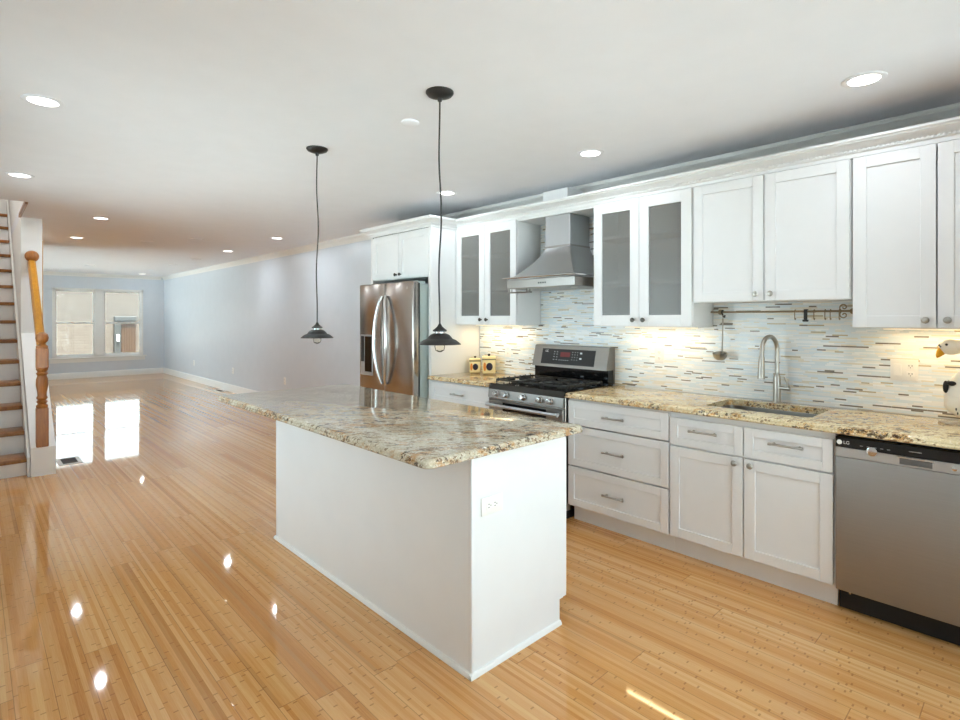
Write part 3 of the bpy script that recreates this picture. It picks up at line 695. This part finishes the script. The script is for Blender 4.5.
for dx_ in (.02, .06): rl.cyl((HX + dx_, HY1 - .22, zz), (HX + dx_, HY1 + .02, zz), .005, 8)
for yy in (HY1 - .2, HY1): rl.cyl((HX + .02, yy, zz), (HX + .02, yy, 1.69), .004, 8); rl.cyl((HX + .06, yy, zz), (HX + .06, yy, 1.69), .004, 8)
lift('lower_rail', rl, 'steel', o)
bt = B()
for i in range(4): bt.box((HX - .0045, HC - .06 + i * .022, 1.715), (HX - .002, HC - .045 + i * .022, 1.727), .001)
lift('button_panel', bt, 'black', o)
for yy in (HY0 + .12, HY1 - .12): lift('hood_lamp', B().lathe([(.025, 0), (.025, -.004), (.02, -.005)], (3.4, yy, 1.685)), 'register_white', o)
tag(lift('duct_cover', B().box((3.452, 2.63, 2.30), (XR - .071, 2.88, 2.487), .002), 'white_paint'), 'white box duct cover above the crown over the range hood', 'duct cover')
# the valance panel that carries the crown across the hood bay
tag(lift('hood_valance', B().box((XU + .021, 2.353, 2.277), (XR - .012, 2.6, ZT)).box((XU + .021, 2.863, 2.277), (XR - .012, 3.132, ZT)).box((XU + .021, 2.6, 2.277), (3.449, 2.863, ZT)), 'white_paint'), 'white panel under the crown around the hood chimney', 'panel')

# ------------------------------------------------------------------ refrigerator
o = thing('refrigerator', 'stainless french-door refrigerator with an ice dispenser in the tall white surround', 'refrigerator', (3.3, 4.45, 0))
FX = 2.935; fy0, fy1 = 3.985, 4.915; fm = 4.45
lift('body', B().box((FX + .085, fy0 + .005, .02), (3.69, fy1 - .005, 1.765), .006, 2), 'fridge_side', o)
for a_, b_ in ((fy0, fm - .003), (fm + .003, fy1)):
    d = B().box((FX, a_, .70), (FX + .07, b_, 1.785), .012, 3)
    d = lift('door', d, 'steel_v', o)
    s = 1 if a_ > fm - .1 else -1; yb_ = fm + s * .035; pts = []
    for k in range(21):
        q = k / 20; an = math.pi * q; pts.append((FX - .012 - .045 * math.sin(an) ** .6, yb_ + s * .07 * math.sin(an), .80 + .86 * q))
    lift('handle', B().tube(pts, [.014 + .004 * math.sin(math.pi * k / 20) for k in range(21)], 12), 'chrome', d)
    if s > 0:
        dp = lift('ice_dispenser', B().box((FX - .006, 4.655, .865), (FX + .001, 4.885, 1.275), .004), 'silver', d)
        lift('dispenser_recess', B().box((FX - .009, 4.672, .90), (FX - .004, 4.80, 1.26), .003), 'black_gloss', dp)
        lift('dispenser_controls', B().box((FX - .009, 4.812, 1.0), (FX - .005, 4.872, 1.26), .002), 'black', dp)
lift('freezer_drawer', B().box((FX, fy0, .06), (FX + .07, fy1, .692), .012, 3), 'steel_v', o)
lift('freezer_handle', B().tube([(FX - .005, fy0 + .1, .62), (FX - .05, fy0 + .14, .62), (FX - .05, fy1 - .14, .62), (FX - .005, fy1 - .1, .62)], .014, 12), 'chrome', o)
lift('door_gasket', B().box((FX + .07, fy0 + .012, .06), (FX + .086, fy1 - .012, 1.77)), 'black', o)
lift('hinge_cover', B().box((FX + .03, fy0 + .02, 1.766), (FX + .16, fy0 + .1, 1.79), .004).box((FX + .03, fy1 - .1, 1.766), (FX + .16, fy1 - .02, 1.79), .004), 'fridge_side', o)
lift('foot', B().box((FX + .1, fy0 + .03, 0), (3.6, fy1 - .03, .02)), 'black', o)
text('logo_text', 'LG', .024, (FX - .0008, fy0 + .09, 1.725), FACE_L, 'white_mark', o)

# ------------------------------------------------------------------ island
IX0, IX1, IY0, IY1 = 1.456, 2.09, 1.585, 3.47
o = thing('kitchen_island', 'white kitchen island base with plain panels, under the granite slab', 'island', (1.77, 2.5, 0))
lift('body', B().box((IX0 + .006, IY0 + .018, .1), (IX1 - .021, IY1 - .018, .884)).box((IX0 + .006, IY0 + .018, 0), (IX1 - .072, IY1 - .018, .1)), 'white_paint', o)
lift('back_panel', B().box((IX0, IY0 + .012, .002), (IX0 + .006, IY1 - .004, .884), .001), 'white_paint', o)
nt = [(IX0 + .008, .002), (IX1 - .07, .002), (IX1 - .07, .118), (IX1 - .02, .118), (IX1 - .02, .884), (IX0 + .008, .884)]
for ya, yb in ((IY0, IY0 + .017), (IY1 - .017, IY1)): lift('end_panel', B().prism(nt, 'Y', ya, yb), 'white_paint', o)
lift('corner_bead', B().box((IX0 - .003, IY0 - .004, .02), (IX0 + .012, IY0 + .012, .884), .003, 2), 'white_paint', o)
lift('corner_bead', B().box((IX0 - .003, IY1 - .012, .02), (IX0 + .012, IY1 + .004, .884), .003, 2), 'trim_paint', o)
sh = B()
sp = [(0, 0), (-.014, 0), (-.014, .008), (-.008, .018), (0, .02)]
sh.prism([(IX0 + a_, b_) for a_, b_ in sp], 'Y', IY0 - .012, IY1 + .012)
sh.prism([(IY0 + a_, b_) for a_, b_ in sp], 'X', IX0 - .014, IX1 - .07)
sh.prism([(IY1 - a_, b_) for a_, b_ in sp], 'X', IX0 - .014, IX1 - .07)
lift('shoe_moulding', sh, 'trim_paint', o)
def shaker_r(bld, y0, y1, z0, z1, xf, rail=.057, bev=.0015):
    r = rail; x1 = xf - .02
    bld.box((x1, y0, z0), (xf, y0 + r, z1), bev); bld.box((x1, y1 - r, z0), (xf, y1, z1), bev); bld.box((x1, y0 + r, z1 - r), (xf, y1 - r, z1), bev); bld.box((x1, y0 + r, z0), (xf, y1 - r, z0 + r), bev)
    return bld.box((x1 + .002, y0 + r - .002, z0 + r - .002), (xf - .009, y1 - r + .002, z1 - r + .002))
nd = 4; wd = (IY1 - IY0 - .02) / nd
for i in range(nd):
    a_ = IY0 + .01 + i * wd
    d = lift('drawer', shaker_r(B(), a_ + .003, a_ + wd - .003, .71, .868, IX1, .047), 'white_paint', o)
    lift('handle', B().cyl((IX1 + .03, a_ + wd / 2 - .065, .79), (IX1 + .03, a_ + wd / 2 + .065, .79), .006, 10).cyl((IX1, a_ + wd / 2 - .045, .79), (IX1 + .03, a_ + wd / 2 - .045, .79), .005, 8).cyl((IX1, a_ + wd / 2 + .045, .79), (IX1 + .03, a_ + wd / 2 + .045, .79), .005, 8), 'nickel', d)
    d = lift('door', shaker_r(B(), a_ + .003, a_ + wd - .003, .122, .70, IX1), 'white_paint', o)
    ky = a_ + wd - .04 if i % 2 == 0 else a_ + .04
    lift('knob', B().lathe([(.007, -.001), (.006, .01), (.015, .02), (.0165, .025), (.012, .03), (.001, .032)], (IX1, ky, .66), (1, 0, 0), 16), 'nickel', d)
# outlet set sideways in the near end of the island
op = lift('outlet', B().box((1.506, IY0 - .006, .634), (1.629, IY0 - .001, .708), .002, 2), 'outlet', o, label='white outlet plate set sideways')
lift('outlet_face', B().box((1.533, IY0 - .0075, .655), (1.602, IY0 - .005, .687), .001), 'outlet', op)
ho = B()
for xx in (1.55, 1.585):
    ho.box((xx - .007, IY0 - .0082, .676), (xx + .000, IY0 - .0074, .6785)); ho.box((xx - .007, IY0 - .0082, .6635), (xx + .000, IY0 - .0074, .666)); ho.box((xx + .005, IY0 - .0082, .669), (xx + .009, IY0 - .0074, .673))
lift('outlet_slots', ho, 'outlet_dark', op)
tag(lift('island_countertop', slab(1.205, 2.185, 1.55, 3.86, .885, .04), 'granite_isl', ang=50), 'large cream and brown granite slab topping the island', 'countertop')

# ------------------------------------------------------------------ backsplash outlets, lamps under the cabinets
def duplex(name, label, y, z, w_=.072, rocker=False, x=XR - .008):
    o = thing(name, label, 'outlet', (x, y, z))
    lift('cover_plate', B().box((x - .006, y - w_ / 2, z - .058), (x - .0003, y + w_ / 2, z + .058), .002, 2), 'outlet', o)
    ys_ = [y] if not rocker else [y - .028]
    s_ = B(); fc = B()
    for yy in ys_:
        for zz in (z - .022, z + .022):
            fc.box((x - .0075, yy - .016, zz - .014), (x - .0055, yy + .016, zz + .014), .001)
            s_.box((x - .0082, yy - .008, zz - .001), (x - .0074, yy - .005, zz + .008)); s_.box((x - .0082, yy + .005, zz - .001), (x - .0074, yy + .008, zz + .008)); s_.box((x - .0082, yy - .002, zz - .009), (x - .0074, yy + .002, zz - .005))
    lift('outlet_face', fc, 'outlet', o); lift('outlet_slots', s_, 'outlet_dark', o)
    if rocker: lift('rocker_switch', B().box((x - .009, y + .012, z - .033), (x - .0055, y + .045, z + .033), .002), 'outlet', o)
duplex('outlet_plate', 'wide white plate with a switch and an outlet on the tile, left of the goose', .541, 1.157, .122, True)
duplex('outlet_plate', 'single white outlet on the tile between the range and the sink', 1.985, 1.165)
duplex('outlet_plate', 'single white outlet on the tile right of the canisters', 3.535, 1.13)
for y_, lb in ((13.47, 'small white outlet low on the blue wall, farthest from the kitchen'), (10.95, 'small white outlet low on the blue wall, middle one of three'), (8.56, 'small white outlet low on the blue wall, nearest the island')):
    duplex('outlet_plate', lb, y_, .42, x=XR)
def strip(label, ya, yb, power, zz=1.381):
    o = thing('under_cabinet_light', label, 'light', (3.6, (ya + yb) / 2, zz))
    lift('housing', B().box((3.575, ya, zz - .005), (3.635, yb, zz - .0003), .001), 'trim_paint', o)
    lift('diffuser', B().box((3.585, ya + .01, zz - .007), (3.625, yb - .01, zz - .0048)), 'warm_strip', o)
    l = area('strip_light', (3.605, (ya + yb) / 2, zz - .009), (0, 0, 0), .03, yb - ya - .03, power, (1, .76, .42)); l.parent = o; l.location = Vector(l.location) - Vector(o.location)
strip('slim warm light under the glass cabinet left of the hood', 3.25, 3.85, 1.3)
strip('slim warm light under the glass cabinet right of the hood', 1.64, 2.2, 1.1)
strip('slim warm light under the tall cabinet above the goose', .06, .62, 1.1, 1.389)

# ------------------------------------------------------------------ canisters
def canister(label, x, y, s):
    z0 = .9155; o = thing('canister', label, 'canister', (x, y, z0)); hw, hh = .058 * s, .125 * s
    lift('body', B().box((x - hw, y - hw, z0), (x + hw, y + hw, z0 + hh), .012 * s, 3), 'canister', o)
    lift('lid', B().box((x - hw - .003, y - hw - .003, z0 + hh + .002), (x + hw + .003, y + hw + .003, z0 + hh + .028 * s), .009 * s, 3), 'canister', o)
    lift('rim', B().box((x - hw - .002, y - hw - .002, z0 + hh - .004), (x + hw + .002, y + hw + .002, z0 + hh + .004), .001), 'canister_rim', o, label='dark brown rim')
    lift('lid_knob', B().lathe([(.01 * s, 0), (.009 * s, .006 * s), (.014 * s, .014 * s), (.008 * s, .022 * s), (.001, .024 * s)], (x, y, z0 + hh + .026 * s), n=14), 'black', o)
    o.rotation_euler = (0, 0, R(46))
    for dx_, dy_ in ((-1, 0),):
        em = B()
        em.ball((x + dx_ * (hw + .0005), y + dy_ * (hw + .0005) + (-.004 if dx_ else 0), z0 + hh * .5), .03 * s, (.08 if dx_ else .95, .95 if dx_ else .08, 1.15), 16)
        lift('painted_fruit', em, 'plum', o, label='dark purple painted fruit')
        em = B(); a_ = .03 * s
        c_ = Vector((x + dx_ * (hw + .0004), y + dy_ * (hw + .0004), z0 + hh * .5)); tv = Vector((0, 1, 0)) if dx_ else Vector((-1, 0, 0))
        em.ball(c_ + tv * a_ * 1.25, .016 * s, (.08 if dx_ else .8, .8 if dx_ else .08, 2.4), 12)
        lift('painted_leaf', em, 'orange', o, label='orange painted leaf')
canister('smaller cream canister with a dark painted fruit, beside the refrigerator panel', 3.57, 3.835, .92)
canister('larger cream canister with a dark painted fruit, nearer the range', 3.612, 3.685, 1.08)

# ------------------------------------------------------------------ goose figurine
gx, gy, gz = 3.55, .20, .9155
o = thing('goose_figurine', 'white ceramic goose with an orange beak on the counter at far right', 'figurine', (gx, gy, gz))
b_ = B(); rg = []
for k in range(15):
    q = k / 14; cy_ = gy + .155 - .33 * q; r_ = .105 * max(.12, math.sin(math.pi * (q * .92 + .04))) ** .6; cz_ = gz + .112 + .035 * q * q
    rg.append([(gx + r_ * .85 * math.cos(2 * math.pi * j / 20), cy_, max(gz + .002, cz_ + r_ * 1.05 * math.sin(2 * math.pi * j / 20))) for j in range(20)])
b_.loft(rg)
lift('body', b_, 'goose_white', o, ang=70)
nk = [(gx, gy + .10, gz + .14), (gx, gy + .095, gz + .19), (gx, gy + .07, gz + .24), (gx, gy + .045, gz + .29), (gx, gy + .05, gz + .35), (gx, gy + .08, gz + .39), (gx, gy + .12, gz + .39)]
lift('neck', B().tube(nk, [.06, .05, .04, .034, .032, .034, .032], 16), 'goose_white', o, ang=80)
lift('head', B().ball((gx, gy + .132, gz + .384), .043, (.85, 1.1, .95), 18), 'goose_white', o)
lift('beak', B().tube([(gx, gy + .160, gz + .372), (gx, gy + .172, gz + .352), (gx, gy + .181, gz + .336), (gx, gy + .185, gz + .326)], [.022, .018, .011, .003], 12), 'goose_beak', o)
lift('face_band', B().tube([(gx, gy + .152, gz + .385), (gx, gy + .157, gz + .379), (gx, gy + .162, gz + .373)], [.025, .0275, .025], 14), 'black', o, label='black band round the beak')
for s in (-1, 1): lift('eye', B().ball((gx + s * .034, gy + .145, gz + .395), .006), 'black', o)
for c_, r_, sc_ in (((-.03, .148, .185), .024, (.7, .5, 1.3)), ((-.045, .125, .205), .02, (.5, .9, .6)), ((.035, .143, .19), .022, (.7, .5, 1))): lift('collar_bow', B().ball((gx + c_[0], gy + c_[1], gz + c_[2]), r_, sc_, 12), 'black', o, label='black lace bow on the neck')
for s in (-1, 1): lift('wing', B().ball((gx + s * .085, gy - .04, gz + .135), .1, (.2, 1.15, .6), 16), 'goose_white', o)
for i in range(16):
    a_ = random.uniform(-1, 1); yy = gy + random.uniform(-.05, .13); zz = gz + random.uniform(.05, .17)
    lift('speckle', B().ball((gx - .083, yy, zz), .006, (.9, .5, 1.2), 8), 'iron', o)

# ------------------------------------------------------------------ utensil rail, hooks, ladle
RXX, RZ = 3.675, 1.483
o = thing('utensil_rail', 'thin metal utensil rail on the tile above the sink', 'rail', (RXX, 1.17, RZ))
lift('bar', B().cyl((RXX, .765, RZ), (RXX, 1.583, RZ), .006, 10), 'bronze', o)
sc = B(); yc = .812
for s in (-1, 1):
    pts = []
    for k in range(22):
        an = R(k * 20); rr_ = .004 + .0009 * k; pts.append((RXX, yc + math.cos(an) * rr_, RZ + s * (.022 - math.sin(an) * rr_)))
    sc.tube(pts, .0035, 6)
for yy in (.775, 1.535): sc.cyl((RXX, yy, RZ), (XR - .009, yy, RZ), .006, 8); sc.lathe([(.018, 0), (.018, .004), (.006, .007)], (XR - .009, yy, RZ), (-1, 0, 0), 14)
lift('bracket', sc, 'bronze', o)
def hook_bm(y):
    pts = []
    for k in range(9): an = R(200 - k * 25); pts.append((RXX + .011 * math.cos(an) * .9, y, RZ + .0005 + .011 * math.sin(an)))
    h_ = [(RXX - .010, y, RZ - .002)] + [(RXX - .0105 + 0, y, RZ - .03)]
    p2 = []
    for k in range(8): an = R(180 + k * 25); p2.append((RXX - .0005 + .01 * math.cos(an), y, RZ - .04 + .01 * math.sin(an)))
    top = [(RXX + .0105 * math.cos(R(a_)), y, RZ + .0105 * math.sin(R(a_))) for a_ in range(20, 181, 20)]
    return B().tube(top + [(RXX - .0105, y, RZ - .015), (RXX - .0105, y, RZ - .035)] + p2, .0026, 6)
HL = ['leftmost empty metal hook on the utensil rail, just left of the wide clip', 'empty metal hook on the utensil rail, just right of the wide clip', 'empty metal hook on the utensil rail, left one of the close pair', 'empty metal hook on the utensil rail, right one of the close pair', 'rightmost empty metal hook on the utensil rail, beside the scroll bracket']
for y_, lb in zip((1.065, .962, .905, .878, .833), HL): tag(lift('rail_hook', hook_bm(y_), 'bronze'), lb, 'hook', 'hooks on the utensil rail')
tag(lift('rail_clip', B().box((RXX - .013, .996, RZ - .05), (RXX - .008, 1.016, RZ + .013), .002).box((RXX - .013, .996, RZ + .008), (RXX + .012, 1.016, RZ + .013), .002).box((RXX - .02, .99, RZ - .062), (RXX - .008, 1.022, RZ - .05), .003), 'iron'), 'wide dark clip hanging on the utensil rail', 'clip')
ly = 1.504
tag(lift('rail_hook', B().tube([(RXX + .0105, ly, RZ + .002), (RXX + .007, ly, RZ + .009), (RXX, ly, RZ + .0115), (RXX - .009, ly, RZ + .008), (RXX - .012, ly, RZ - .004), (RXX - .014, ly - .01, RZ - .03), (RXX - .022, ly - .022, RZ - .035), (RXX - .028, ly - .026, RZ - .022)], .005, 8), 'black'), 'black hook holding the ladle on the utensil rail', 'hook', 'hooks on the utensil rail')
o = thing('soup_ladle', 'steel soup ladle hanging from the rail left of the faucet', 'ladle', (RXX, ly, 1.18))
lx = RXX - .019
lift('handle', B().tube([(lx, ly - .009, RZ - .045), (lx, ly - .009, RZ - .1), (lx, ly - .005, 1.25), (lx + .006, ly - .003, 1.205)], [.006, .004, .0045, .006], 8).tube([(lx, ly - .009, RZ - .045), (lx + .006, ly - .009, RZ - .033), (lx, ly - .009, RZ - .022)], .003, 6), 'nickel', o)
bw = B(); bw.lathe([(.044, .0), (.046, .002), (.045, -.01), (.04, -.028), (.026, -.042), (.001, -.048), (.001, -.045), (.024, -.039), (.038, -.026), (.042, -.004)], (lx - .025, ly, 1.208), (-.25, 0, 1), 22, cap=False)
lift('bowl', bw, 'nickel', o)

# ------------------------------------------------------------------ pendants
def pendant(label, x, y, zs):
    o = thing('pendant_lamp', label, 'lamp', (x, y, zs), 'pendants over the island')
    lift('canopy', B().lathe([(.068, 0), (.068, -.006), (.06, -.016), (.035, -.026), (.012, -.03), (.01, -.045), (.004, -.048)], (x, y, ZC), n=28), 'black', o)
    top = zs + .098; n = 26; pts = []
    for k in range(n + 1):
        q = k / n; pts.append((x + .006 * math.sin(q * 11 + y) * math.sin(math.pi * q), y + .005 * math.sin(q * 8 + 1) * math.sin(math.pi * q), ZC - .045 + (top - ZC + .045) * q))
    lift('cord', B().tube(pts, .0042, 8), 'black', o)
    lift('socket_cap', B().lathe([(.004, .102), (.008, .095), (.013, .086), (.024, .076), (.034, .069), (.034, .063), (.028, .061)], (x, y, zs), n=28), 'black', o)
    lift('vent_ring', B().lathe([(.025, .052), (.025, .062)], (x, y, zs), n=24), 'chrome', o, label='bright metal ring')
    lift('shade', B().lathe([(.026, .054), (.032, .052), (.046, .046), (.056, .036), (.061, .028), (.066, .025), (.078, .021), (.09, .012), (.1, .003), (.104, -.001), (.1, .0), (.089, .008), (.077, .017), (.064, .021), (.058, .025), (.053, .033), (.044, .042), (.026, .048)], (x, y, zs), n=40, cap=False), 'black', o, ang=25)
    lift('bulb', B().lathe([(.012, .035), (.014, .02), (.022, .006), (.026, -.012), (.021, -.03), (.01, -.037), (.001, -.0385)], (x, y, zs), n=20), 'bulb', o)
    lift('bulb_socket', B().lathe([(.014, .03), (.014, .045), (.016, .05)], (x, y, zs), n=16), 'black', o)
pendant('nearer black barn-shade pendant, hanging in front of the refrigerator panel', 1.657, 2.032, 1.315)
pendant('farther black barn-shade pendant, hanging against the pale blue wall', 1.632, 3.255, 1.315)

# ------------------------------------------------------------------ ceiling fixtures
def can(label, x, y, power):
    o = thing('recessed_light', label, 'ceiling light', (x, y, ZC), 'lit recessed ceiling lights')
    lift('trim_ring', B().lathe([(.064, 0), (.088, 0), (.088, -.003), (.078, -.007), (.064, -.005)], (x, y, ZC), n=32, cap=False), 'ceiling', o)
    lift('diffuser', B().lathe([(.063, -.001), (.063, -.004), (.001, -.0045)], (x, y, ZC), n=28), 'lamp', o)
    l = bpy.data.lights.new('down_light', 'AREA'); l.shape = 'DISK'; l.size = .06; l.energy = power; l.color = (.83, .925, 1)
    q = bpy.data.objects.new('down_light', l); COL.objects.link(q); q.parent = o; q.location = (0, 0, -.012)
LP = 8
for x, y, lb in ((.268, 3.495, 'lit recessed light at upper left, nearest in the left row'), (.278, 5.419, 'lit recessed light near the left edge, just in front of the stairs'), (1.04, 7.135, 'lit recessed light beyond the stairs, nearer of two in that row'), (1.05, 9.068, 'lit recessed light beyond the stairs, farther of two in that row'),
    (1.7, .2, 'added recessed light out of view above the near walkway, brightening the cabinets'),  # extra lamp out of view, added for brightness
    (2.985, .581, 'large lit recessed light at upper right, above the tall cabinet'), (2.995, 2.092, 'lit recessed light in front of the range hood'), (3.03, 3.621, 'lit recessed light just right of the nearer pendant cord'), (3.045, 7.244, 'lit recessed light left of the farther pendant, nearest along the blue wall'), (3.05, 9.188, 'lit recessed light along the blue wall, second from the kitchen'), (3.08, 15.35, 'tiny lit recessed light close to the far windows')):
    can(lb, x, y, 9 if y < .3 else 2.8 if y < 4.5 and x > 2 else 2.5 if y > 15 else 2.2 if x < .5 else LP)
def blank(label, x, y, r=.09):
    tag(lift('ceiling_disc', B().lathe([(r, 0), (r, -.008), (r - .012, -.014), (.001, -.015)], (x, y, ZC), n=28), 'ceiling'), label, 'ceiling plate', 'unlit ceiling plates')
blank('white round plate on the ceiling between the two pendants', 1.788, 2.455, .05)
blank('white round plate on the ceiling beyond the stairs, farther left of two', 1.848, 8.852)
blank('white round plate on the ceiling beyond the stairs, nearer right of two', 2.274, 8.10)
blank('unlit recessed light along the blue wall, nearest of three', 3.03, 10.83)
blank('unlit recessed light along the blue wall, middle of three', 3.012, 12.3)
blank('unlit recessed light along the blue wall, farthest of three', 3.012, 13.96)
blank('white round plate on the ceiling in front of the left window', 1.79, 13.55)

# floor registers
def register(label, x, y, wx, wy):
    o = thing('floor_register', label, 'floor vent', (x, y, 0))
    e = .034; x0, x1, y0, y1 = x - wx / 2, x + wx / 2, y - wy / 2, y + wy / 2
    lift('frame', B().box((x0, y0, .0003), (x1, y0 + e, .005)).box((x0, y1 - e, .0003), (x1, y1, .005)).box((x0, y0 + e, .0003), (x0 + e, y1 - e, .005)).box((x1 - e, y0 + e, .0003), (x1, y1 - e, .005)), 'register_white', o)
    g_ = B().box((x0 + e, y0 + e, .0003), (x1 - e, y1 - e, .0015))
    for i in range(8): yy = y0 + e + .012 + i * (wy - 2 * e - .024) / 7; g_.box((x0 + e, yy - .003, .0015), (x1 - e, yy + .003, .004))
    lift('grille', g_, 'grille', o)
register('small floor register beside the foot of the stairs', .727, 6.80, .19, .32)
register('floor register at the foot of the blue wall', 3.61, 11.35, .15, .4)
# unseen point light added to brighten the stairwell
l = bpy.data.lights.new('stairwell_fill_light', 'POINT'); l.energy = 25; l.shadow_soft_size = .1; q = bpy.data.objects.new('stairwell_fill_light', l); COL.objects.link(q); q.location = (-.1, 7.8, 3.9)
